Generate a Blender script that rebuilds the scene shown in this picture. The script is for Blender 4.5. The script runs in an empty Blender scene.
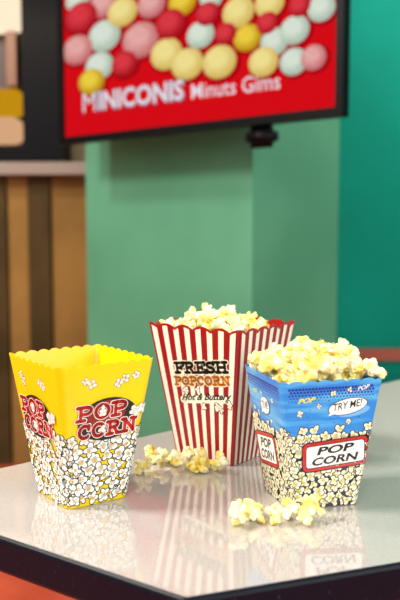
import bpy, bmesh, math, random
from mathutils import Vector, Matrix, noise, Euler
C = bpy.context.scene.collection
TZ = 0.75                      # height of the table top

# ------------------------------------------------------------------ camera
cam = bpy.data.cameras.new('camera'); camo = bpy.data.objects.new('camera', cam); C.objects.link(camo)
camo.location = (0, 0, TZ + .2743)
camo.rotation_euler = (math.pi/2 - .0911, 0, 0)
cam.sensor_fit = 'HORIZONTAL'; cam.sensor_width = 36; cam.lens = 72
cam.clip_start = .02; cam.clip_end = 50
cam.dof.use_dof = True; cam.dof.focus_distance = .83; cam.dof.aperture_fstop = 8.0
bpy.context.scene.camera = camo

# ------------------------------------------------------------------ world, lights, exposure
w = bpy.data.worlds.new('world'); bpy.context.scene.world = w; w.use_nodes = True
bg = w.node_tree.nodes['Background']; bg.inputs[0].default_value = (1.0, .97, .93, 1); bg.inputs[1].default_value = .62
def area(name, loc, target, size, power, col=(1, 1, 1), sizey=None):
    l = bpy.data.lights.new(name, 'AREA'); l.energy = power; l.color = col
    l.shape = 'RECTANGLE'; l.size = size; l.size_y = sizey or size
    o = bpy.data.objects.new(name, l); C.objects.link(o); o.location = loc
    o.rotation_euler = (Vector(target) - Vector(loc)).to_track_quat('-Z', 'Y').to_euler()
    return o
area('key_light', (-1.85, .50, 2.65), (0, .9, .8), .45, 84, (1, .96, .90))
area('front_fill_light', (-.5, -1.7, 2.1), (0, .9, .8), 1.6, 46, (1, .98, .96))  # soft fill added to brighten the box fronts; no window stands here
area('wall_wash_light', (1.5, 2.4, 2.85), (1.0, 3.6, 2.2), .5, 38, (.95, 1, .98))
area('ceiling_light', (-1.7, 1.6, 2.8), (-.1, 2.7, 1.2), .22, 30, (1, .98, .92))
area('right_fill_light', (2.2, -.9, 1.9), (.3, 2.4, 1.1), 1.2, 62, (.95, .98, 1))  # added fill from the right for the column's right face, not a window
vs = bpy.context.scene.view_settings
vs.view_transform = 'Standard'; vs.look = 'None'; vs.gamma = 1; vs.use_curve_mapping = False; vs.exposure = -0.10

# ------------------------------------------------------------------ helpers
def s2l(c):
    return tuple(((v/255)/12.92 if v/255 <= .04045 else ((v/255+.055)/1.055)**2.4) for v in c) + (1,)
def mat(name, col, rough=.5, **k):
    m = bpy.data.materials.new(name); m.use_nodes = True
    p = m.node_tree.nodes['Principled BSDF']
    p.inputs['Base Color'].default_value = s2l(col); p.inputs['Roughness'].default_value = rough
    for a, v in k.items(): p.inputs[a.replace('_', ' ')].default_value = v
    return m
def emis(name, col, strength):
    m = bpy.data.materials.new(name); m.use_nodes = True; nt = m.node_tree; nt.nodes.clear()
    e = nt.nodes.new('ShaderNodeEmission'); o = nt.nodes.new('ShaderNodeOutputMaterial')
    e.inputs[0].default_value = s2l(col); e.inputs[1].default_value = strength
    nt.links.new(e.outputs[0], o.inputs[0]); return m
def noise_mix(m, c1, c2, scale, lo=.4, hi=.6, detail=3, bump=0, obj_rand=False):
    nt = m.node_tree; p = nt.nodes['Principled BSDF']
    tc = nt.nodes.new('ShaderNodeTexCoord'); n = nt.nodes.new('ShaderNodeTexNoise'); r = nt.nodes.new('ShaderNodeValToRGB')
    n.inputs['Scale'].default_value = scale; n.inputs['Detail'].default_value = detail
    nt.links.new(tc.outputs['Object'], n.inputs['Vector'])
    r.color_ramp.elements[0].position = lo; r.color_ramp.elements[1].position = hi
    r.color_ramp.elements[0].color = s2l(c1); r.color_ramp.elements[1].color = s2l(c2)
    nt.links.new(n.outputs[0], r.inputs[0]); nt.links.new(r.outputs[0], p.inputs['Base Color'])
    if bump:
        b = nt.nodes.new('ShaderNodeBump'); b.inputs['Strength'].default_value = bump; b.inputs['Distance'].default_value = .001
        nt.links.new(n.outputs[0], b.inputs['Height']); nt.links.new(b.outputs[0], p.inputs['Normal'])
    return m
def link(name, me, parent=None):
    o = bpy.data.objects.new(name, me); C.objects.link(o)
    if parent: o.parent = parent
    return o
def mesh_obj(name, verts, faces, mats, parent=None, mi=None, uvs=None, smooth=False):
    me = bpy.data.meshes.new(name); me.from_pydata(verts, [], faces)
    for m in (mats if isinstance(mats, (list, tuple)) else [mats]): me.materials.append(m)
    if mi:
        for p, i in zip(me.polygons, mi): p.material_index = i
    if uvs:
        l = me.uv_layers.new(name='UVMap'); k = 0
        for f in uvs:
            for uv in f: l.data[k].uv = uv; k += 1
    if smooth:
        for p in me.polygons: p.use_smooth = True
    me.update(); return link(name, me, parent)
def tag(o, label, cat, group=None):
    o['label'] = label; o['category'] = cat
    if group: o['group'] = group
    return o
def struct(o): o['kind'] = 'structure'; return o
def empty(name, loc, rz=0):
    o = bpy.data.objects.new(name, None); C.objects.link(o); o.location = loc; o.rotation_euler = (0, 0, rz)
    o.empty_display_size = .05; return o
def box_bm(bm, x0, x1, y0, y1, z0, z1, M=None):
    r = bmesh.ops.create_cube(bm, size=1)
    for v in r['verts']:
        v.co = Vector(((x0+x1)/2+v.co.x*(x1-x0), (y0+y1)/2+v.co.y*(y1-y0), (z0+z1)/2+v.co.z*(z1-z0)))
        if M: v.co = M @ v.co
    return r['verts']
def bm_obj(name, bm, m, parent=None, bevel=0, seg=2, smooth=False):
    if bevel: bmesh.ops.bevel(bm, geom=list(bm.edges), offset=bevel, segments=seg, affect='EDGES', profile=.5)
    me = bpy.data.meshes.new(name); bm.to_mesh(me); bm.free()
    for q in (m if isinstance(m, (list, tuple)) else [m]): me.materials.append(q)
    if smooth:
        for p in me.polygons: p.use_smooth = True
    return link(name, me, parent)
def box(name, x0, x1, y0, y1, z0, z1, m, parent=None, bevel=0, M=None, seg=2):
    bm = bmesh.new(); box_bm(bm, x0, x1, y0, y1, z0, z1, M); return bm_obj(name, bm, m, parent, bevel, seg)

# ------------------------------------------------------------------ the room
m_floor = noise_mix(mat('terracotta_floor', (190, 75, 50), .45), (176, 66, 44), (206, 88, 60), 3)
m_green = noise_mix(mat('sage_green_paint', (120, 172, 138), .6, Specular_IOR_Level=.15), (82, 144, 112), (92, 154, 122), 2)
m_teal = noise_mix(mat('teal_paint', (20, 140, 115), .6, Specular_IOR_Level=.1), (0, 134, 112), (4, 146, 126), 1.5)
m_plain = mat('cream_plaster', (180, 165, 140), .8)
m_ceil = mat('ceiling_paint', (215, 210, 200), .9)
m_rail = mat('red_brown_wood', (165, 82, 62), .45)
m_ledge = mat('greige_ledge', (150, 138, 130), .6, Specular_IOR_Level=.1)
struct(box('floor', -3.1, 3.1, -2.5, 5.3, -.1, 0, m_floor))
struct(box('ceiling', -3.1, 3.1, -2.5, 5.3, 3.0, 3.1, m_ceil))
struct(box('wall_left', -3.1, -3.0, -2.5, 5.3, 0, 3.0, m_plain))
struct(box('wall_right', 3.0, 3.1, -2.5, 3.6, 0, 3.0, m_teal))
struct(box('wall_back', -3.0, .42, 5.2, 5.3, 0, 3.0, m_plain))
struct(box('wall_teal', .42, 3.1, 3.6, 3.72, 0, 3.0, m_teal))
# square green column, nearest corner towards the camera
cx, cy = .163, 2.5; ux, uy = -.7588, .6513
A = Vector((cx, cy)); B_ = A + Vector((ux, uy))*.775; D_ = A + Vector((.652, .758))*.51; E_ = B_ + (D_ - A)
bm = bmesh.new()
lo = [bm.verts.new((p.x, p.y, 0)) for p in (A, D_, E_, B_)]; hi = [bm.verts.new((p.x, p.y, 3.0)) for p in (A, D_, E_, B_)]
bm.faces.new(lo[::-1]); bm.faces.new(hi)
for i in range(4): bm.faces.new((lo[i], lo[(i+1) % 4], hi[(i+1) % 4], hi[i]))
struct(bm_obj('wall_column', bm, m_green))
# red-brown rail along the teal wall
bm = bmesh.new(); box_bm(bm, .62, 2.99, 3.50, 3.54, .435+.0, .485); 
for x in (.8, 1.5, 2.2, 2.9): box_bm(bm, x-.015, x+.015, 3.53, 3.61, .445, .475)
rail_o = bm_obj('trim_1', bm, m_rail, None); struct(rail_o); rail_o.location.z = 0.0

# ------------------------------------------------------------------ back-left: panelled counter front, ledge, display cabinet
m_p1 = noise_mix(mat('amber_wood', (150, 108, 62), .6, Specular_IOR_Level=.1), (132, 100, 52), (150, 114, 60), 3)
m_p2 = noise_mix(mat('dark_wood', (78, 54, 34), .6, Specular_IOR_Level=.1), (60, 48, 26), (78, 62, 34), 3)
pan = empty('wood_panelling', (-.8, 3.4, 0))
tag(pan, 'amber and dark brown upright wood panels under the pale ledge, far left', 'panelling')
for a, b, k in [(-1.9, -1.5, 1), (-1.5, -1.2, 2), (-1.2, -.965, 1), (-.965, -.815, 2), (-.815, -.725, 1), (-.725, -.63, 2), (-.63, -.44, 1), (-.44, -.3, 2)]:
    box('panel', a+.001+.8, b-.001+.8, (-.0 if k == 1 else -.02), .05, 0, 1.236, m_p1 if k == 1 else m_p2, pan, .003)
struct(box('trim_2', -1.9, -.3, 3.30, 3.55, 1.2365, 1.288, m_ledge, None, .004))
struct(box('wall_partition', -1.9, -.3, 3.56, 3.62, 0, 3.0, m_plain))
m_black = mat('black_lacquer', (8, 9, 14), .5, Specular_IOR_Level=.08)
cab = empty('display_cabinet', (-.9, 3.4, 1.288))
tag(cab, 'black framed display cabinet with warm lit compartments standing on the ledge', 'cabinet')
x0, x1 = -.55, .335
bm = bmesh.new()
box_bm(bm, x0+.06, .18, .10, .14, .06, .84)
bm_obj('back_board', bm, m_black, cab)
bm = bmesh.new()
pv = [bm.verts.new((x, y, z)) for y in (-.07, .14) for x, z in ((x0, 0), (x1, 0), (x1, .9), (x0, .9), (x0+.06, .06), (.175, .06), (.175, .84), (x0+.06, .84))]
for i in range(4):
    j = (i+1) % 4
    bm.faces.new((pv[i], pv[j], pv[4+j], pv[4+i])); bm.faces.new((pv[8+j], pv[8+i], pv[12+i], pv[12+j]))
    bm.faces.new((pv[j], pv[i], pv[8+i], pv[8+j])); bm.faces.new((pv[4+i], pv[4+j], pv[12+j], pv[12+i]))
bm_obj('frame', bm, m_black, cab)
m_cabwood = mat('cabinet_wood', (62, 38, 24), .5)
box('back_panel', x0+.06, .175, .08, .099, .06, .84, m_cabwood, cab)
def lit(xa, xb, za, zb, r, m):
    bm = bmesh.new(); pts = []
    for qx, qz, a0 in ((xb-r, zb-r, 0), (xa+r, zb-r, 90), (xa+r, za+r, 180), (xb-r, za+r, 270)):
        for i in range(6):
            t = math.radians(a0+18*i); pts.append((qx+r*math.cos(t), qz+r*math.sin(t)))
    f_ = [bm.verts.new((x, 0, z)) for x, z in pts]; g_ = [bm.verts.new((x, .06, z)) for x, z in pts]; k = len(pts)
    bm.faces.new(f_); bm.faces.new(g_[::-1])
    for i in range(k): bm.faces.new((f_[i], g_[i], g_[(i+1) % k], f_[(i+1) % k]))
    return bm_obj('lit_compartment', bm, m, cab)
lit(x0+.08, .165, .545, .83, .05, emis('warm_white_glow', (255, 232, 200), 1.15))
lit(x0+.08, .155, .200, .31, .03, emis('amber_glow', (214, 156, 22), .85))
lit(x0+.08, .155, .085, .195, .045, emis('peach_glow', (236, 184, 140), .85))
box('divider', .10, .14, -.02, .06, .32, .54, mat('brown_post', (120, 82, 58), .5), cab)
area('panel_fill_light', (-.8, 3.1, 1.9), (-.8, 3.4, .9), 1.0, 3.0, (1, .72, .40), .06)  # unseen warm fill, added so the panels fade downwards; no fixture on the ledge

# ------------------------------------------------------------------ television
e = Vector((.75881611, -.65130493, 0)); nrm = Vector((-.65130493, -.75881611, 0))   # nrm faces the room
tv = empty('television', (-.4594, 2.76, TZ+.575), math.atan2(e.y, e.x))
tag(tv, 'wall-mounted black television showing colourful round sweets on a red picture', 'television')
W_, H_ = 1.072, .64
m_bez = mat('black_plastic', (9, 9, 12), .45, Specular_IOR_Level=.12)
bm = bmesh.new()
box_bm(bm, -.022, W_+.012, 0, .028, -.022, H_+.012)
bm_obj('housing', bm, m_bez, tv, .004)
bm = bmesh.new()
for a in ((-.022, 0.004, -.022, H_+.012), (W_-.010, W_+.012, -.022, H_+.012)): box_bm(bm, a[0], a[1], -.008, .002, a[2], a[3])
for a in ((-.022, .002), (H_-.008, H_+.012)): box_bm(bm, .004, W_-.010, -.008, .002, a[0], a[1])
bm_obj('bezel', bm, m_bez, tv)
bm = bmesh.new(); box_bm(bm, .762, .862, -.004, .05, -.082, -.0225)
bmesh.ops.bevel(bm, geom=list(bm.edges), offset=.018, segments=3, affect='EDGES')
bm_obj('sensor_pod', bm, m_bez, tv, smooth=True)
box('wall_bracket', .70, .78, .0285, .21, .12, .22, m_bez, tv, .004)
def grad(name, c0, c1):          # lit pixels of one sweet in the picture: highlight to rim
    m = bpy.data.materials.new(name); m.use_nodes = True; nt = m.node_tree; nt.nodes.clear()
    uv = nt.nodes.new('ShaderNodeUVMap'); g = nt.nodes.new('ShaderNodeTexGradient'); g.gradient_type = 'SPHERICAL'
    r = nt.nodes.new('ShaderNodeValToRGB'); em = nt.nodes.new('ShaderNodeEmission'); o = nt.nodes.new('ShaderNodeOutputMaterial')
    n = nt.nodes.new('ShaderNodeTexNoise'); n.inputs['Scale'].default_value = 3
    mx = nt.nodes.new('ShaderNodeMixRGB'); mx.blend_type = 'OVERLAY'; mx.inputs[0].default_value = .35
    r.color_ramp.elements[0].color = s2l(c1); r.color_ramp.elements[1].color = s2l(c0); r.color_ramp.elements[1].position = .6
    nt.links.new(uv.outputs[0], g.inputs[0]); nt.links.new(uv.outputs[0], n.inputs[0]); nt.links.new(g.outputs[0], r.inputs[0])
    nt.links.new(r.outputs[0], mx.inputs[1]); nt.links.new(n.outputs[0], mx.inputs[2])
    nt.links.new(mx.outputs[0], em.inputs[0]); em.inputs[1].default_value = .95; nt.links.new(em.outputs[0], o.inputs[0]); return m
sm = [emis('screen_red', (222, 14, 24), .95), grad('screen_sweet_red', (226, 60, 70), (176, 20, 32)), grad('screen_sweet_white', (225, 236, 222), (178, 198, 178)),
      grad('screen_sweet_pink', (238, 175, 170), (206, 116, 118)), grad('screen_sweet_yellow', (250, 232, 150), (222, 190, 100)),
      grad('screen_sweet_gold', (246, 214, 70), (200, 150, 20)), emis('screen_white', (238, 232, 240), .95), emis('screen_grey', (120, 100, 130), .9), emis('screen_deep_red', (176, 8, 22), .9)]
V = [(0, -.001, 0), (W_, -.001, 0), (W_, -.001, H_), (0, -.001, H_)]; F = [(0, 1, 2, 3)]; MI = [0]; UV = [[(0, 0)]*4]
balls = [(0.094,0.382,0.079,0.051,'r'),(0.076,0.443,0.06,0.038,'w'),(0.201,0.408,0.065,0.043,'p'),(0.203,0.308,0.075,0.05,'w'),(0.287,0.368,0.067,0.045,'y'),(0.072,0.282,0.075,0.048,'p'),(0.178,0.217,0.067,0.044,'w'),(0.294,0.208,0.058,0.04,'r'),(0.365,0.271,0.078,0.054,'p'),(0.413,0.37,0.059,0.041,'p'),(0.491,0.299,0.06,0.043,'r'),(0.474,0.214,0.065,0.047,'y'),(0.139,0.171,0.063,0.042,'d'),(0.539,0.354,0.055,0.04,'d'),(0.558,0.174,0.063,0.046,'y'),(0.608,0.25,0.053,0.039,'w'),(0.635,0.304,0.045,0.033,'r'),(0.701,0.238,0.04,0.03,'r'),(0.746,0.29,0.056,0.043,'y'),(0.778,0.216,0.048,0.037,'d'),(0.679,0.164,0.062,0.047,'y'),(0.846,0.245,0.036,0.029,'r'),(0.852,0.296,0.049,0.039,'y'),(0.869,0.192,0.046,0.037,'w'),(0.933,0.213,0.047,0.038,'w'),(0.948,0.272,0.034,0.028,'r'),(1.015,0.255,0.042,0.035,'w'),(0.833,0.144,0.05,0.04,'y'),(0.931,0.132,0.044,0.036,'w'),(0.993,0.134,0.039,0.033,'p'),(0.65,0.348,0.044,0.033,'w')]
rnd = random.Random(4)
for j in range(4):
    for i in range(11):
        u = .09+i*.095+rnd.uniform(-.015, .015); z = .58-j*.075+rnd.uniform(-.012, .012)-.00*i
        if z < .37 or z > .585 : continue
        if z < .46-.12*u+.03: continue
        balls.insert(0, (u, z, .05, .042, rnd.choice('rwpydwy')))
balls.sort(key=lambda q: (q[4] == 'r') + 0)
ci = {'r': 1, 'w': 2, 'p': 3, 'y': 4, 'd': 5}
for k, (u, z, a, b, c) in enumerate(balls):
    for (mx_, sc, yy) in ((8, 1.16, -.0012-.00001*k), (ci[c], 1, -.0018-.00002*k)):
        n0 = len(V)
        n = 20
        for i in range(n):
            t = 2*math.pi*i/n; V.append((min(max(u+a*sc*math.cos(t)+(0 if sc == 1 else .006), .005), W_-.011), yy, min(z+b*sc*math.sin(t)-(0 if sc == 1 else .004), H_-.01)))
        F.append(tuple(range(n0, n0+n))); MI.append(mx_)
        UV.append([(.9*math.cos(2*math.pi*i/n)+.15, .9*math.sin(2*math.pi*i/n)-.2) for i in range(n)])

# ------------------------------------------------------------------ lettering
def text_geo(body, off=0, shear=0, space=1):
    """filled outline letters scaled to a unit box -> (verts2d, tris)"""
    cu = bpy.data.curves.new('t', 'FONT'); cu.body = body; cu.offset = off; cu.shear = shear; cu.space_character = space
    cu.resolution_u = 3; cu.fill_mode = 'FRONT'
    o = bpy.data.objects.new('t', cu); C.objects.link(o)
    dg = bpy.context.evaluated_depsgraph_get(); me = bpy.data.meshes.new_from_object(o.evaluated_get(dg))
    vs_ = [(v.co.x, v.co.y) for v in me.vertices]; fs = [tuple(p.vertices) for p in me.polygons]
    bpy.data.objects.remove(o); bpy.data.curves.remove(cu); bpy.data.meshes.remove(me)
    xa = min(v[0] for v in vs_); xb = max(v[0] for v in vs_); ya = min(v[1] for v in vs_); yb = max(v[1] for v in vs_)
    return [((x-xa)/(xb-xa), (y-ya)/(yb-ya)) for x, y in vs_], fs
def arc(cx, cy, rx, ry, a0, a1, n=10):
    return [(cx+rx*math.cos(math.radians(a0+(a1-a0)*i/n)), cy+ry*math.sin(math.radians(a0+(a1-a0)*i/n))) for i in range(n+1)]
SLAB = {
 'P': (.85, [[(.22, .1), (.22, .9)], [(.22, .9), (.5, .9)]+arc(.5, .69, .25, .21, 90, -90)+[(.22, .48)], [(.03, .09), (.45, .09)], [(.03, .91), (.3, .91)]]),
 'O': (.95, [arc(.47, .5, .34, .40, 0, 360, 20)]),
 'C': (.85, [arc(.45, .5, .32, .40, 45, 315, 16), [(.70, .62), (.70, .9)]]),
 'R': (.95, [[(.22, .1), (.22, .9)], [(.22, .9), (.5, .9)]+arc(.5, .71, .22, .19, 90, -90)+[(.22, .52)], [(.48, .5), (.72, .1)], [(.03, .09), (.42, .09)], [(.03, .91), (.3, .91)], [(.66, .09), (.92, .09)]]),
 'N': (1.0, [[(.22, .1), (.22, .9)], [(.22, .9), (.78, .12)], [(.78, .1), (.78, .9)], [(.03, .09), (.4, .09)], [(.03, .91), (.28, .91)], [(.6, .91), (.95, .91)]]),
 'F': (.85, [[(.22, .1), (.22, .9)], [(.03, .09), (.45, .09)], [(.03, .91), (.78, .91)], [(.78, .95), (.78, .68)], [(.22, .5), (.6, .5)], [(.6, .38), (.6, .62)]]),
 'E': (.85, [[(.22, .1), (.22, .9)], [(.03, .09), (.78, .09)], [(.03, .91), (.78, .91)], [(.78, .95), (.78, .7)], [(.78, .05), (.78, .3)], [(.22, .5), (.58, .5)], [(.58, .38), (.58, .62)]]),
 'S': (.8, [arc(.4, .69, .26, .2, 20, 270, 12)+arc(.4, .29, .28, .2, 90, -160, 12), [(.68, .7), (.68, .95)], [(.11, .05), (.11, .32)]]),
 'H': (1.0, [[(.22, .1), (.22, .9)], [(.78, .1), (.78, .9)], [(.22, .5), (.78, .5)], [(.03, .09), (.4, .09)], [(.03, .91), (.4, .91)], [(.6, .09), (.97, .09)], [(.6, .91), (.97, .91)]]),
}

class Art:
    """flat print on the faces of one tapered box; coordinates in mm on a face (u right, z up)"""
    def __init__(s, box): s.b = box; s.V = []; s.F = []; s.M = []; s.mats = []
    def mi(s, m):
        if m not in s.mats: s.mats.append(m)
        return s.mats.index(m)
    def poly(s, face, pts, m, lvl):
        n0 = len(s.V)
        for u, z in pts: s.V.append(s.b.P(face, u/1000, z/1000, .00006+lvl*.00002))
        s.F.append(tuple(range(n0, n0+len(pts)))); s.M.append(s.mi(m))
    def tris(s, face, pts, fs, m, lvl):
        n0 = len(s.V)
        for u, z in pts: s.V.append(s.b.P(face, u/1000, z/1000, .00006+lvl*.00002))
        for f in fs: s.F.append(tuple(n0+i for i in f)); s.M.append(s.mi(m))
    def ell(s, face, u, z, a, b, m, lvl, rot=0, n=12):
        c, q = math.cos(rot), math.sin(rot)
        s.poly(face, [(u+a*math.cos(t)*c-b*math.sin(t)*q, z+a*math.cos(t)*q+b*math.sin(t)*c) for t in [2*math.pi*i/n for i in range(n)]], m, lvl)
    def stroke(s, face, pts, wd, m, lvl, caps=True):
        for (x0, y0), (x1, y1) in zip(pts, pts[1:]):
            d = math.hypot(x1-x0, y1-y0)
            if d < 1e-6: continue
            nx, ny = -(y1-y0)/d*wd/2, (x1-x0)/d*wd/2
            s.poly(face, [(x0-nx, y0-ny), (x1-nx, y1-ny), (x1+nx, y1+ny), (x0+nx, y0+ny)], m, lvl)
        if caps:
            for x, y in pts: s.ell(face, x, y, wd/2, wd/2, m, lvl, 0, 8)
    def slab(s, face, word, o, X, Y, wd, m, lvl, sx=1):
        tot = sum(SLAB[c][0] for c in word); x = 0
        for c in word:
            w_, st = SLAB[c]
            for pl in st:
                s.stroke(face, [(o[0]+X[0]*(x+px)/tot+Y[0]*py, o[1]+X[1]*(x+px)/tot+Y[1]*py) for px, py in pl], wd, m, lvl)
            x += w_
    def text(s, face, body, o, X, Y, m, lvl, **k):
        vs_, fs = text_geo(body, **k)
        s.tris(face, [(o[0]+X[0]*x+Y[0]*y, o[1]+X[1]*x+Y[1]*y) for x, y in vs_], fs, m, lvl)
    def pop(s, face, u, z, R, rng, lvl, mo, mw, mc, ow=.65, ma=None):
        th = rng.uniform(0, 6.28); n = rng.choice((3, 4, 4, 5)); st = rng.uniform(.75, 1.15); lobes = []
        for i in range(n):
            a = th+6.283*i/n+rng.uniform(-.25, .25); d = R*rng.uniform(.44, .66)
            lobes.append((u+d*math.cos(a)*st, z+d*math.sin(a)/st, R*rng.uniform(.34, .62), R*rng.uniform(.28, .46), a+rng.uniform(-.7, .7)))
        for l in lobes: s.ell(face, l[0], l[1], l[2]+ow, l[3]+ow, mo, lvl, l[4])
        s.ell(face, u, z, R*.5, R*.5, mo, lvl)
        for l in lobes: s.ell(face, l[0], l[1], l[2], l[3], mw, lvl+1, l[4])
        s.ell(face, u, z, R*.5, R*.5, mw, lvl+1)
        if mc: s.ell(face, u+rng.uniform(-.2, .2)*R, z+rng.uniform(-.2, .2)*R, R*.34, R*.24, mc, lvl+2, rng.uniform(0, 3))
        if ma:
            l = lobes[0]; s.stroke(face, [(l[0]-l[2]*.5, l[1]), (l[0]+l[2]*.2, l[1]+l[3]*.4)], ow*.55, ma, lvl+2, False)
    def field(s, face, half, z0, z1f, R, step, seed, mo, mw, mc, ow=.65, ma=None):
        rng = random.Random(seed); row = 0; z = z0; placed = []
        while z < 200:
            u = -half+(row % 2)*step*.5
            while u < half:
                pu, pz = u+rng.uniform(-.22, .22)*step, z+rng.uniform(-.2, .2)*step
                if pz < z1f(pu):
                    placed.append((pu, max(pz, z0)))
                u += step
            z += step*.80; row += 1
        lv = []
        for i, (pu, pz) in enumerate(placed):
            used = {lv[j] for j in range(i) if math.hypot(placed[j][0]-pu, placed[j][1]-pz) < 2.7*R}
            opts = [q for q in range(9) if q not in used] or [8]
            l = rng.choice(opts[:3]); lv.append(l)
            s.pop(face, pu, pz, R*rng.uniform(.85, 1.1), rng, 1+l*3+(27 if face % 2 else 0), mo, mw, mc, ow, ma)
    def build(s, name, parent):
        return mesh_obj(name, s.V, s.F, s.mats, parent, s.M)

def text_on_tv(body, x0, z0, x1, z1, h, y, mi, off):
    vs_, fs = text_geo(body, off); n0 = len(V)
    for a, b in vs_: V.append((x0+(x1-x0)*a, y, z0+(z1-z0)*a+h*b))
    for f in fs: F.append(tuple(n0+i for i in f)); MI.append(mi); UV.append([(0, 0)]*len(f))
text_on_tv('M', .094, .0730, .166, .0722, .066, -.0030, 7, .0)
text_on_tv('INICONIS', .170, .0715, .550, .067, .068, -.0030, 7, .045)
text_on_tv('M', .098, .077, .161, .0762, .060, -.0034, 6, .0)
text_on_tv('INICONIS', .175, .0765, .545, .0725, .060, -.0034, 6, .03)
text_on_tv('Minuts Gims', .575, .071, .890, .066, .044, -.0034, 6, .006)
mesh_obj('screen', V, F, sm, tv, MI, UV)

# ------------------------------------------------------------------ table
m_top = mat('speckled_laminate', (205, 200, 194), .06, IOR=2.1)
nt = m_top.node_tree; p = nt.nodes['Principled BSDF']
tc = nt.nodes.new('ShaderNodeTexCoord'); vo = nt.nodes.new('ShaderNodeTexVoronoi'); vo.inputs['Scale'].default_value = 420
rr = nt.nodes.new('ShaderNodeValToRGB'); rr.color_ramp.elements[0].position = .10; rr.color_ramp.elements[1].position = .22
rr.color_ramp.elements[0].color = s2l((140, 134, 128)); rr.color_ramp.elements[1].color = s2l((186, 181, 175))
nt.links.new(tc.outputs['Object'], vo.inputs['Vector']); nt.links.new(vo.outputs['Distance'], rr.inputs[0]); nt.links.new(rr.outputs[0], p.inputs['Base Color'])
m_edge = mat('dark_navy_edge', (12, 17, 30), .35, IOR=1.3)
noise_mix(m_edge, (10, 14, 26), (40, 52, 74), 260, .66, .74)
T0 = [(-.011, .5685), (.75, .845), (1.05, 2.05), (-.335, .800)]
# corner order: near corner, right, far right, left; round the corners
def rounded(pts, rad, n=8):
    out = []
    k = len(pts)
    for i in range(k):
        P = Vector(pts[i]); a = (Vector(pts[i-1])-P).normalized(); b = (Vector(pts[(i+1) % k])-P).normalized(); r = rad[i]
        ang = a.angle(b); d = r/math.tan(ang/2); c = P+(a+b).normalized()*(r/math.sin(ang/2))
        s0 = P+a*d-c; s1 = P+b*d-c
        t0 = math.atan2(s0.y, s0.x); t1 = math.atan2(s1.y, s1.x)
        while t1 < t0: t1 += 2*math.pi
        for j in range(n+1):
            t = t0+(t1-t0)*j/n; out.append((c.x+r*math.cos(t), c.y+r*math.sin(t)))
    return out
ring = rounded(T0, [.008, .05, .05, .06])
def inset(pts, d):
    k = len(pts); out = []
    for i in range(k):
        a = Vector(pts[i-1]); b = Vector(pts[(i+1) % k]); t = (b-a).normalized(); out.append((pts[i][0]-t.y*d, pts[i][1]+t.x*d))
    return out
table = empty('table', (.36, 1.15, 0)); tag(table, 'glossy pale speckled table with thick dark navy edge under the popcorn boxes', 'table')
def loc(p, z): return (p[0]-.36, p[1]-1.15, z)
r_in = inset(ring, .004)
n = len(ring); vs1 = [loc(q, TZ) for q in r_in]+[loc(q, TZ-.006) for q in r_in]
fs = [tuple(range(n)), tuple(range(2*n-1, n-1, -1))]+[(i+n, (i+1) % n+n, (i+1) % n, i) for i in range(n)]
mesh_obj('tabletop', vs1, fs, m_top, table)
prof = [(.0045, -.0003), (.0025, -.0002), (.0008, -.0015), (0, -.004), (0, -.029), (.001, -.032), (.004, -.034)]
vs1 = []; fs = []
for d, z in prof: vs1 += [loc(q, TZ+z) for q in inset(ring, d)]
for k in range(len(prof)-1):
    for i in range(n): fs.append((k*n+n+i, k*n+n+(i+1) % n, k*n+(i+1) % n, k*n+i))
b0 = (len(prof)-1)*n; fs.append(tuple(range(b0+n-1, b0-1, -1)))
mesh_obj('edge_band', vs1, fs, m_edge, table, smooth=False)
m_steel = mat('brushed_steel', (120, 120, 124), .35, Metallic=1.0)
bm = bmesh.new(); bmesh.ops.create_cone(bm, segments=32, radius1=.045, radius2=.04, depth=.69, cap_ends=True, matrix=Matrix.Translation((0, 0, .365)))
bm_obj('pedestal', bm, m_steel, table)
bm = bmesh.new(); bmesh.ops.create_cone(bm, segments=40, radius1=.28, radius2=.26, depth=.02, cap_ends=True, matrix=Matrix.Translation((0, 0, .0105)))
bm_obj('base', bm, m_black, table, .003)

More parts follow.
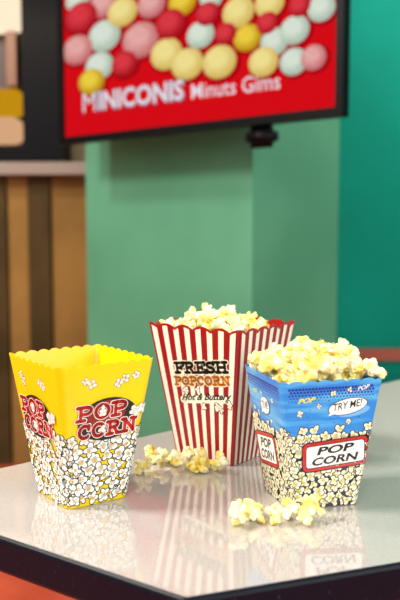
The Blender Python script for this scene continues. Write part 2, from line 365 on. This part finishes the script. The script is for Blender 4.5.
# ------------------------------------------------------------------ popcorn boxes
class TBox:
    def __init__(s, wx, wy, bx, by, h, rt, rb, amp, ns):
        s.__dict__.update(wx=wx, wy=wy, bx=bx, by=by, h=h, rt=rt, rb=rb, amp=amp, ns=ns)
    def dims(s, z):
        t = z/s.h; return (s.bx+(s.wx-s.bx)*t)/2, (s.by+(s.wy-s.by)*t)/2, s.rb+(s.rt-s.rb)*t
    def P(s, face, u, z, off=0):
        hx, hy, r = s.dims(z); face %= 4
        # walk along the rounded outline starting at the face centre
        for _ in range(3):
            a, b = (hx, hy) if face % 2 == 0 else (hy, hx)     # half length, half depth
            fl = a-r; q = r*math.pi/2
            if abs(u) <= fl: px, py = u, -b-off; break
            if abs(u) <= fl+q:
                t = (abs(u)-fl)/r; sg = 1 if u > 0 else -1
                px = sg*(fl+(r+off)*math.sin(t)); py = -(b-r)-(r+off)*math.cos(t); break
            sg = 1 if u > 0 else -1
            u = u-sg*(fl+q+(b-r)); face = (face+(3 if sg > 0 else 1)) % 4
        # face 0: -y, 1: -x, 2: +y, 3: +x   (u to the right seen from outside)
        if face == 0: return (px, py, z)
        if face == 1: return (py, -px, z)
        if face == 2: return (-px, -py, z)
        return (-py, px, z)
    def ztop(s, t):            # t in [0,1] along a side
        return s.h-s.amp*(1-abs(math.cos(math.pi*s.ns*t))**.75)
    def shell(s, name, parent, mats, matf, zrows, rim, thick=.0009, nf=60):
        cols = []
        for face in (0, 3, 2, 1):          # going round counter-clockwise (u increasing)
            for i in range(nf):
                cols.append((face, i/nf))
        def pos(face, t, z, inn=0):
            hx, hy, r = s.dims(z); a = hx if face % 2 == 0 else hy
            L = a-r+r*math.pi/4
            hold = None
            return s.P(face, (2*t-1)*L, z, -inn)
        rows = []
        for z in zrows: rows.append([(f, t, z, 0) for f, t in cols])
        rows.append([(f, t, s.ztop(t)-rim, 0) for f, t in cols])
        rows.append([(f, t, s.ztop(t), 0) for f, t in cols])
        rows.append([(f, t, s.ztop(t), thick) for f, t in cols])
        rows.append([(f, t, s.ztop(t)-rim, thick) for f, t in cols])
        for z in (s.h*.6, .0012): rows.append([(f, t, z, thick) for f, t in cols])
        V_ = []; F_ = []; M_ = []; U_ = []; n = len(cols)
        for r_ in rows: V_ += [pos(*q) for q in r_]
        nz = len(zrows)
        for k in range(len(rows)-1):
            for i in range(n):
                j = (i+1) % n; F_.append((k*n+i, k*n+j, (k+1)*n+j, (k+1)*n+i))
                x0 = i/nf; x1 = (i+1)/nf; U_.append([(x0, 0), (x1, 0), (x1, 1), (x0, 1)])
                M_.append(matf(k, nz))
        F_.append(tuple(range(n-1, -1, -1))); M_.append(matf(0, nz)); U_.append([(0, 0)]*n)
        b = (len(rows)-1)*n; F_.append(tuple(range(b, b+n))); M_.append(matf(len(rows)-2, nz)); U_.append([(0, 0)]*n)
        return mesh_obj(name, V_, F_, mats, parent, M_, U_)

def plastic(name, col, rough=.28, trans=.0, tcol=None):
    m = mat(name, col, rough, Coat_Weight=.3, Coat_Roughness=.15)
    if trans:
        nt = m.node_tree; p = nt.nodes['Principled BSDF']; out = nt.nodes['Material Output']
        t = nt.nodes.new('ShaderNodeBsdfTranslucent'); t.inputs[0].default_value = s2l(tcol or col)
        mx = nt.nodes.new('ShaderNodeMixShader'); mx.inputs[0].default_value = trans
        nt.links.new(p.outputs[0], mx.inputs[1]); nt.links.new(t.outputs[0], mx.inputs[2]); nt.links.new(mx.outputs[0], out.inputs[0])
    return m
k_black = mat('black_print', (16, 14, 14), .4)
k_white = mat('white_print', (250, 248, 238), .4)
k_cream = mat('cream_print', (250, 244, 215), .4)
k_tan = mat('tan_print', (214, 170, 92), .4)
k_gold = mat('gold_print', (226, 196, 70), .4)
k_red = mat('red_print', (196, 30, 30), .35)
k_dred = mat('dark_red_print', (140, 22, 24), .4)
k_grey = mat('grey_print', (150, 140, 120), .4)
k_navy = mat('navy_print', (30, 50, 150), .4)
k_lblue = mat('light_blue_print', (120, 184, 240), .4)
k_ylw = mat('pale_yellow_print', (232, 222, 90), .4)
k_amber = mat('amber_print', (204, 120, 8), .4)

# ---- yellow box
yb = TBox(.1080, .1175, .0684, .0735, .1442, .008, .009, .0028, 8)
m_yel = plastic('yellow_plastic', (255, 226, 6), .3, .30, (255, 232, 20))
yel = empty('popcorn_box', (-.1220, .8044, TZ+.0006), -.1556+math.pi/4)
tag(yel, 'empty bright yellow popcorn box with scalloped rim and red lettering on the left', 'popcorn box')
yb.shell('box_shell', yel, [m_yel], lambda k, nz: 0, [0, .0015, .03, .07, .11, .13], .003)
art = Art(yb)
for face in range(4):
    half = 36 + 0
    art.field(face, 47 if face % 2 == 0 else 49, 8, lambda u: 74+4*math.sin(u*.11+face)+(3 if u > 20 else 0), 7.2, 12.8, 10+face, k_black, k_white, k_tan, 1.0, k_grey)
    # lower rows would run past the corners: the outline walk carries them round
    ox, oz = (0, 0) if face % 2 == 0 else (-5, -1)
    L = 60
    art.ell(face, 3+ox, 88+oz, 33, 21.5, k_black, L, .03, 32)
    art.ell(face, 1+ox, 93+oz, 21, 14, k_dred, L+1, .03, 28)
    for wrd, o_, X_, Y_ in (('POP', (-32+ox, 88+oz), (56, 1.5), (0, 16)), ('CORN', (-30+ox, 70+oz), (66, 1.0), (0, 15.5))):
        art.slab(face, wrd, o_, X_, Y_, 5.2, k_white, L+2)
        art.slab(face, wrd, o_, X_, Y_, 3.7, k_red, L+4)
    rng = random.Random(face)
    art.pop(face, -4+ox, 96+oz, 4.8, rng, L+6, k_red, k_white, k_cream, .3)
    art.pop(face, -3+ox, 78+oz, 4.6, rng, L+6, k_red, k_white, k_cream, .3)
    art.pop(face, 33+ox, 92+oz, 6.2, rng, L+8, k_grey, k_white, None, .5)
    art.pop(face, 41+ox, 94+oz, 5.2, rng, L+11, k_grey, k_white, None, .5)
    for (u, z, R) in ((-24, 128, 4), (-16.5, 124.5, 5), (12.5, 122.5, 5), (20, 127, 5.2), (32, 128.5, 4)) if face % 2 == 0 else ((-29, 125.5, 4), (-24, 120, 4.5), (15, 124, 5), (20, 121, 4.5)):
        art.pop(face, u, z, R, rng, 3*rng.randrange(4), k_black, k_white, k_tan, .45, k_grey)
art.build('printed_artwork', yel)

# ---- red striped box
rb = TBox(.1180, .1345, .0744, .0854, .1615, .004, .004, .0050, 5)
m_st = bpy.data.materials.new('red_cream_stripes'); m_st.use_nodes = True; nt = m_st.node_tree; p = nt.nodes['Principled BSDF']
uvn = nt.nodes.new('ShaderNodeUVMap'); sx = nt.nodes.new('ShaderNodeSeparateXYZ')
def mth(op, a, b=None):
    q = nt.nodes.new('ShaderNodeMath'); q.operation = op
    nt.links.new(a, q.inputs[0])
    if b is not None: q.inputs[1].default_value = b
    return q.outputs[0]
nt.links.new(uvn.outputs[0], sx.inputs[0])
fr = mth('GREATER_THAN', mth('ABSOLUTE', mth('SUBTRACT', mth('FRACT', mth('MULTIPLY', sx.outputs[0], 8)), .5)), .235)
mxn = nt.nodes.new('ShaderNodeMixRGB'); mxn.inputs[1].default_value = s2l((246, 232, 212)); mxn.inputs[2].default_value = s2l((150, 8, 16))
nt.links.new(fr, mxn.inputs[0]); nt.links.new(mxn.outputs[0], p.inputs['Base Color']); p.inputs['Roughness'].default_value = .3
m_rr = plastic('red_plastic', (158, 9, 17), .28)
red = empty('popcorn_box', (.0268, .9531, TZ+.0006), .122+math.pi/4)
tag(red, 'tall red and cream striped popcorn box filled with popcorn at the back', 'popcorn box')
rb.shell('box_shell', red, [m_st, m_rr], lambda k, nz: 1 if k in (nz, nz+1, nz+2, nz+3) else 0, [0, .002, .05, .10, .14], .0030, nf=64)
art = Art(rb)
for face in (1, 3):
    rng = random.Random(face+20); L = 2
    X1, Y1 = (78, 9), (-1.0, 14); o1 = (-31, 101.5)
    art.slab(face, 'FRESH', o1, X1, Y1, 6.0, k_cream, L)
    art.stroke(face, [(-29, 104), (-29, 114)], 5, k_cream, L+1); art.slab(face, 'FRESH', o1, X1, Y1, 3.6, k_black, L+3)
    X2, Y2, o2 = (82, 9.5), (-.5, 11), (-33, 87)
    art.slab(face, 'POPCORN', o2, X2, Y2, 5.4, k_cream, L+5)
    art.slab(face, 'POPCORN', o2, X2, Y2, 3.0, k_amber, L+6)
    art.stroke(face, [(-22, 71), (46, 80)], 9, k_cream, L+1)
    art.text(face, 'Hot & Buttery', (-25, 67), (73, 10), (1.5, 11), k_black, L+8, off=.03, shear=.35)
    for (u, z, R) in ((-17, 83, 4.6), (1, 85.5, 4.6), (8, 66.5, 4.6), (28, 68.5, 4.8), (33, 66, 3.6), (45, 73, 4)):
        art.pop(face, u, z, R, rng, L+10, k_black, k_cream, None, .9)
art.build('printed_artwork', red)

# ---- blue box
bb = TBox(.1065, .1050, .0712, .0708, .1297, .004, .004, .0022, 7)
m_blu = plastic('blue_plastic', (52, 140, 222), .3)
nt = m_blu.node_tree; p = nt.nodes['Principled BSDF']
tcn = nt.nodes.new('ShaderNodeTexCoord'); mp = nt.nodes.new('ShaderNodeMapping'); mp.inputs['Scale'].default_value = (12, 12, 90)
nn = nt.nodes.new('ShaderNodeTexNoise'); nn.inputs['Scale'].default_value = 1.2; nn.inputs['Detail'].default_value = 2
rp = nt.nodes.new('ShaderNodeValToRGB'); rp.color_ramp.elements[0].position = .42; rp.color_ramp.elements[1].position = .62
rp.color_ramp.elements[0].color = s2l((40, 138, 218)); rp.color_ramp.elements[1].color = s2l((96, 186, 236))
nt.links.new(tcn.outputs['Object'], mp.inputs[0]); nt.links.new(mp.outputs[0], nn.inputs['Vector']); nt.links.new(nn.outputs[0], rp.inputs[0]); nt.links.new(rp.outputs[0], p.inputs['Base Color'])
m_bk = plastic('black_plastic_print', (20, 20, 24), .3)
blu = empty('popcorn_box', (.112, .7976, TZ+.0006), -.5105+math.pi/4)
tag(blu, 'small blue popcorn box with speech bubble print, overflowing with popcorn', 'popcorn box')
bb.shell('box_shell', blu, [m_blu, m_bk], lambda k, nz: 1 if k < 2 else 0, [0, .0015, .0745, .10, .118], .002, nf=56)
art = Art(bb)
def rrect(w_, h_, r, cu, cz, rot, n=5):
    out = []
    for sxx, syy, a0 in ((1, 1, 0), (-1, 1, 90), (-1, -1, 180), (1, -1, 270)):
        for i in range(n+1):
            a = math.radians(a0+90*i/n); x = sxx*(w_/2-r)+r*math.cos(a); y = syy*(h_/2-r)+r*math.sin(a)
            out.append((cu+x*math.cos(rot)-y*math.sin(rot), cz+x*math.sin(rot)+y*math.cos(rot)))
    return out
for face in range(4):
    fr_ = face % 2 == 0
    art.field(face, 45, 4.5, lambda u: 79+2.5*math.sin(u*.2+face), 5.5, 9.4, 40+face, k_black, k_cream, k_gold, .85)
    rng = random.Random(face+60); L = 60
    cu_, cz_, w_, h_, rt_ = (7.5, 55, 68, 29, .07) if fr_ else (-8, 50, 55, 33, .15)
    art.poly(face, rrect(w_+2, h_+2, 6, cu_, cz_, rt_), k_black, L)
    art.poly(face, rrect(w_, h_, 5.5, cu_, cz_, rt_), k_red, L+2)
    art.poly(face, rrect(w_-6, h_-6, 3.5, cu_, cz_, rt_), k_black, L+4)
    art.poly(face, rrect(w_-7.4, h_-7.4, 3, cu_, cz_, rt_), k_white, L+6)
    c_, s_ = math.cos(rt_), math.sin(rt_)
    def P2(x, y): return (cu_+x*c_-y*s_, cz_+x*s_+y*c_)
    for wrd, y0, hw in (('POP', 1.2, w_*.29), ('CORN', -9.3 if fr_ else -11, w_*.36)):
        hh = 8.3 if fr_ else 10
        a = P2(-hw, y0)
        art.text(face, wrd, a, (2*hw*c_, 2*hw*s_), (-hh*s_, hh*c_), k_black, L+8, off=.035, shear=.2)
    # halftone dots under the rim
    for j in range(5):
        rr_ = (1.5, 1.35, 1.1, .85, .55)[j]
        for i in range(26):
            u = -44+i*3.4+(j % 2)*1.7
            if abs(u) < 47: art.ell(face, u, 121.5-j*2.9, rr_*1.1, rr_, k_navy, 0, 0, 8)
    if fr_:
        art.ell(face, 24, 97, 17, 5, k_ylw if False else k_lblue, 1, .15, 20)
        bc, ba, bbb, br = (17, 102.5), 20, 7.6, .16
    else:
        bc, ba, bbb, br = (1, 97), 11.5, 8.5, .1
    art.ell(face, bc[0], bc[1], ba+.6, bbb+.6, k_black, 30, br, 28)
    art.poly(face, [(bc[0]-ba*.8, bc[1]-bbb*.3), (bc[0]-ba*1.0, bc[1]-bbb*1.15), (bc[0]-ba*.45, bc[1]-bbb*.8)], k_white, 32)
    art.ell(face, bc[0], bc[1], ba, bbb, k_white, 33, br, 28)
    art.text(face, 'TRY ME!', (bc[0]-ba*.76, bc[1]-bbb*.55), (ba*1.5, ba*.2), (-.3, bbb*.95), k_black, 35, off=.012, shear=.15)
    if fr_:
        art.text(face, 'POP', (-35, 107.5), (18, 1.2), (0, 5.2), k_ylw, 6, off=.04, shear=.35)
        art.text(face, 'POP', (26, 117), (12.5, 2.2), (0, 4.4), k_white, 6, off=.02, shear=.25)
        sp = ((-32, 97.5, 3.4), (-13, 104, 2.8), (19, 87, 2.8), (1, 116, 3), (18, 119, 2.8))
        for u, z in ((-22, 101), (-24, 94), (0, 91), (4, 87), (-3, 109), (30, 91)): art.ell(face, u, z, .7, .6, k_navy, 2, 0, 6)
    else:
        art.text(face, 'POP', (-33, 104), (13, 1), (0, 4.5), k_ylw, 6, off=.03, shear=.3)
        sp = ((-33, 88, 3), (-8, 108, 2.4), (22, 106, 2.8), (-22, 84, 3), (14, 84, 2.6))
    for u, z, R in sp: art.pop(face, u, z, R, rng, 9, k_black, k_cream, k_tan, .4)
art.build('printed_artwork', blu)

# ------------------------------------------------------------------ popcorn
m_pop = bpy.data.materials.new('popcorn_flake'); m_pop.use_nodes = True; nt = m_pop.node_tree; p = nt.nodes['Principled BSDF']
p.inputs['Roughness'].default_value = .55; p.inputs['Subsurface Weight'].default_value = .15
p.inputs['Subsurface Radius'].default_value = (.004, .003, .0015); p.inputs['Subsurface Scale'].default_value = 1
tcn = nt.nodes.new('ShaderNodeTexCoord'); oi = nt.nodes.new('ShaderNodeObjectInfo')
n1 = nt.nodes.new('ShaderNodeTexNoise'); n1.noise_dimensions = '4D'; n1.inputs['Scale'].default_value = 85; n1.inputs['Detail'].default_value = 2
mm = nt.nodes.new('ShaderNodeMath'); mm.operation = 'MULTIPLY'; mm.inputs[1].default_value = 40
nt.links.new(oi.outputs['Random'], mm.inputs[0]); nt.links.new(mm.outputs[0], n1.inputs['W']); nt.links.new(tcn.outputs['Object'], n1.inputs['Vector'])
cr = nt.nodes.new('ShaderNodeValToRGB'); el = cr.color_ramp.elements
el[0].position = .30; el[0].color = s2l((214, 168, 66)); el[1].position = .60; el[1].color = s2l((250, 242, 208))
q = el.new(.38); q.color = s2l((244, 224, 100)); q = el.new(.48); q.color = s2l((248, 234, 156))
nt.links.new(n1.outputs[0], cr.inputs[0]); nt.links.new(cr.outputs[0], p.inputs['Base Color'])
n2 = nt.nodes.new('ShaderNodeTexNoise'); n2.inputs['Scale'].default_value = 600; bp = nt.nodes.new('ShaderNodeBump'); bp.inputs['Strength'].default_value = .35; bp.inputs['Distance'].default_value = .0006
nt.links.new(tcn.outputs['Object'], n2.inputs['Vector']); nt.links.new(n2.outputs[0], bp.inputs['Height']); nt.links.new(bp.outputs[0], p.inputs['Normal'])

def flake_mesh(seed):
    r = random.Random(seed); bm = bmesh.new()
    def ball(c, rad):
        bmesh.ops.create_icosphere(bm, subdivisions=2, radius=rad, matrix=Matrix.Translation(c))
    ball((0, 0, 0), .0052)
    nl = r.choice((4, 5, 5, 6))
    for i in range(nl):
        a = 6.283*i/nl+r.uniform(-.4, .4); el_ = r.uniform(-.5, .8)
        d = Vector((math.cos(a)*math.cos(el_), math.sin(a)*math.cos(el_), math.sin(el_)))
        R = r.uniform(.0036, .0050); c = d*r.uniform(.0056, .0080); ball(c, R)
        for k in range(3):
            dd = (d+Vector((r.uniform(-1, 1), r.uniform(-1, 1), r.uniform(-1, 1)))*.9).normalized()
            ball(c+dd*R*.85, R*r.uniform(.45, .65))
    me = bpy.data.meshes.new('f'); bm.to_mesh(me); bm.free()
    o = bpy.data.objects.new('f', me); C.objects.link(o)
    md = o.modifiers.new('r', 'REMESH'); md.mode = 'VOXEL'; md.voxel_size = .00075
    sm_ = o.modifiers.new('s', 'SMOOTH'); sm_.iterations = 2; sm_.factor = .5
    dg = bpy.context.evaluated_depsgraph_get(); out = bpy.data.meshes.new_from_object(o.evaluated_get(dg)); bpy.data.objects.remove(o)
    for v in out.vertices:
        v.co += v.normal*(noise.noise(v.co*260+Vector((seed*7, 0, 0)))*.0018 + noise.noise(v.co*600)*.0007)
    out.materials.clear(); out.materials.append(m_pop); out.name = 'popcorn_flake'
    for pg in out.polygons: pg.use_smooth = True
    return out
flakes = [flake_mesh(i+1) for i in range(7)]
coords = [[v.co.copy() for v in f.vertices][::9] for f in flakes]
def rand_rot(r): return Euler((r.uniform(0, 6.28), r.uniform(0, 6.28), r.uniform(0, 6.28)))
first = bpy.data.objects.new('popcorn_piece', flakes[0])
def piece(i, loc_, rot, sc, label, group):
    o = first.copy(); o.data = flakes[i]; o.location = loc_; o.rotation_euler = rot; o.scale = (sc,)*3
    C.objects.link(o); tag(o, label, 'popcorn', group); return o
def heap(bx, root, zbase, dome, n, seed, label, group, pre=()):
    r = random.Random(seed); got = []; th = root.rotation_euler.z; tries = 0
    lim = bx.wx/2-.0085, bx.wy/2-.0085
    while len(got) < n and tries < 9000:
        tries += 1
        x = r.uniform(-lim[0], lim[0]); y = r.uniform(-lim[1], lim[1])
        z = zbase+r.uniform(0, .003)
        for (a, b, c) in got:
            d = math.hypot(a-x, b-y)
            if d < .0155: z = max(z, c+math.sqrt(.0155**2-d*d)*.9)
        if z > dome(x/lim[0], y/lim[1]): continue
        if z < bx.h+.006:
            hx, hy, _r = bx.dims(min(z, bx.h)); mg = .0140
            x = max(-hx+mg, min(hx-mg, x)); y = max(-hy+mg, min(hy-mg, y))
        got.append((x, y, z))
    for x, y, z in got:
        wx_ = root.location.x+x*math.cos(th)-y*math.sin(th); wy_ = root.location.y+x*math.sin(th)+y*math.cos(th)
        piece(r.randrange(7), (wx_, wy_, root.location.z+z), rand_rot(r), r.uniform(.92, 1.02) if z < bx.h+.006 else r.uniform(1.05, 1.35), label, group)
    return len(got)
# dome(x,y): x,y in -1..1 in the box's frame
nb = heap(bb, blu, bb.h-.016, lambda x, y: bb.h+.005+.016*max(0, 1-.75*(x*x+y*y)/1.2)+.003*math.sin(7*x+3*y), 150, 3,
          'butter-yellow popped corn piece in the heap overflowing the blue box', 'popcorn heaped in the blue box')
nr = heap(rb, red, rb.h-.020, lambda x, y: rb.h-.005+.015*max(0, 1-.8*(x*x+y*y))-.015*max(0, x), 150, 5,
          'pale yellow popped corn piece in the heap filling the red striped box', 'popcorn heaped in the red striped box')
print('HEAP', nb, nr)
def on_rim(root, x, y, z, i, sc, rot, label):
    th = root.rotation_euler.z
    return piece(i, (root.location.x+x*math.cos(th)-y*math.sin(th), root.location.y+x*math.sin(th)+y*math.cos(th), root.location.z+z), rot, sc, label, None)
on_rim(blu, .046, -.043, bb.h+.006, 2, 1.15, (.4, .2, 1), 'popped corn piece perched on the right-hand corner of the blue box rim')
on_rim(blu, -.043, .043, bb.h+.003, 4, 1.1, (.9, 1.2, .4), 'popped corn piece perched on the left-hand corner of the blue box rim')
loose = [
 (-.0583, .9122, 'loose popped corn, uppermost of those just right of the yellow box'),
 (-.0445, .8985, 'loose popped corn between the yellow box and the spill by the red box'),
 (-.0640, .8705, 'loose popped corn touching the lower right edge of the yellow box'),
 (-.0290, .9080, 'loose popped corn, leftmost against the base of the red striped box'),
 (-.0190, .8890, 'loose popped corn, front left of the spill before the red striped box'),
 (-.0130, .9040, 'loose popped corn, behind the front left one before the red box'),
 (.0040, .8890, 'loose popped corn, front middle of the spill before the red striped box'),
 (-.0005, .8760, 'loose popped corn lying lowest in the spill before the red box'),
 (.0210, .8780, 'loose popped corn, rightmost of the spill before the red striped box'),
 (-.0480, .9366, 'small loose popped corn furthest back, left of the red striped box'),
 (.0406, .7325, 'loose popped corn, leftmost rear of the front group before the blue box'),
 (.0350, .7148, 'loose popped corn, leftmost front one nearest the table edge'),
 (.0535, .7250, 'loose popped corn, second along in the front group before the blue box'),
 (.0700, .7170, 'loose popped corn, middle of the front group before the blue box'),
 (.0858, .7340, 'loose popped corn leaning near the bottom corner of the blue box'),
 (.0975, .7180, 'loose popped corn, front right one of the group before the blue box'),
 (.1056, .7300, 'loose popped corn, rightmost of the group before the blue box'),
]
r = random.Random(11); placed = []
for k, (x, y, lab) in enumerate(loose):
    i = r.randrange(7); rot = rand_rot(r); sc = r.uniform(.78, .98) if k in (1, 9, 12, 13) else r.uniform(.98, 1.15)
    M = rot.to_matrix(); zmin = min((M @ c).z for c in coords[i])*sc
    piece(i, (x, y, TZ-zmin+.0002), rot, sc, lab, None)
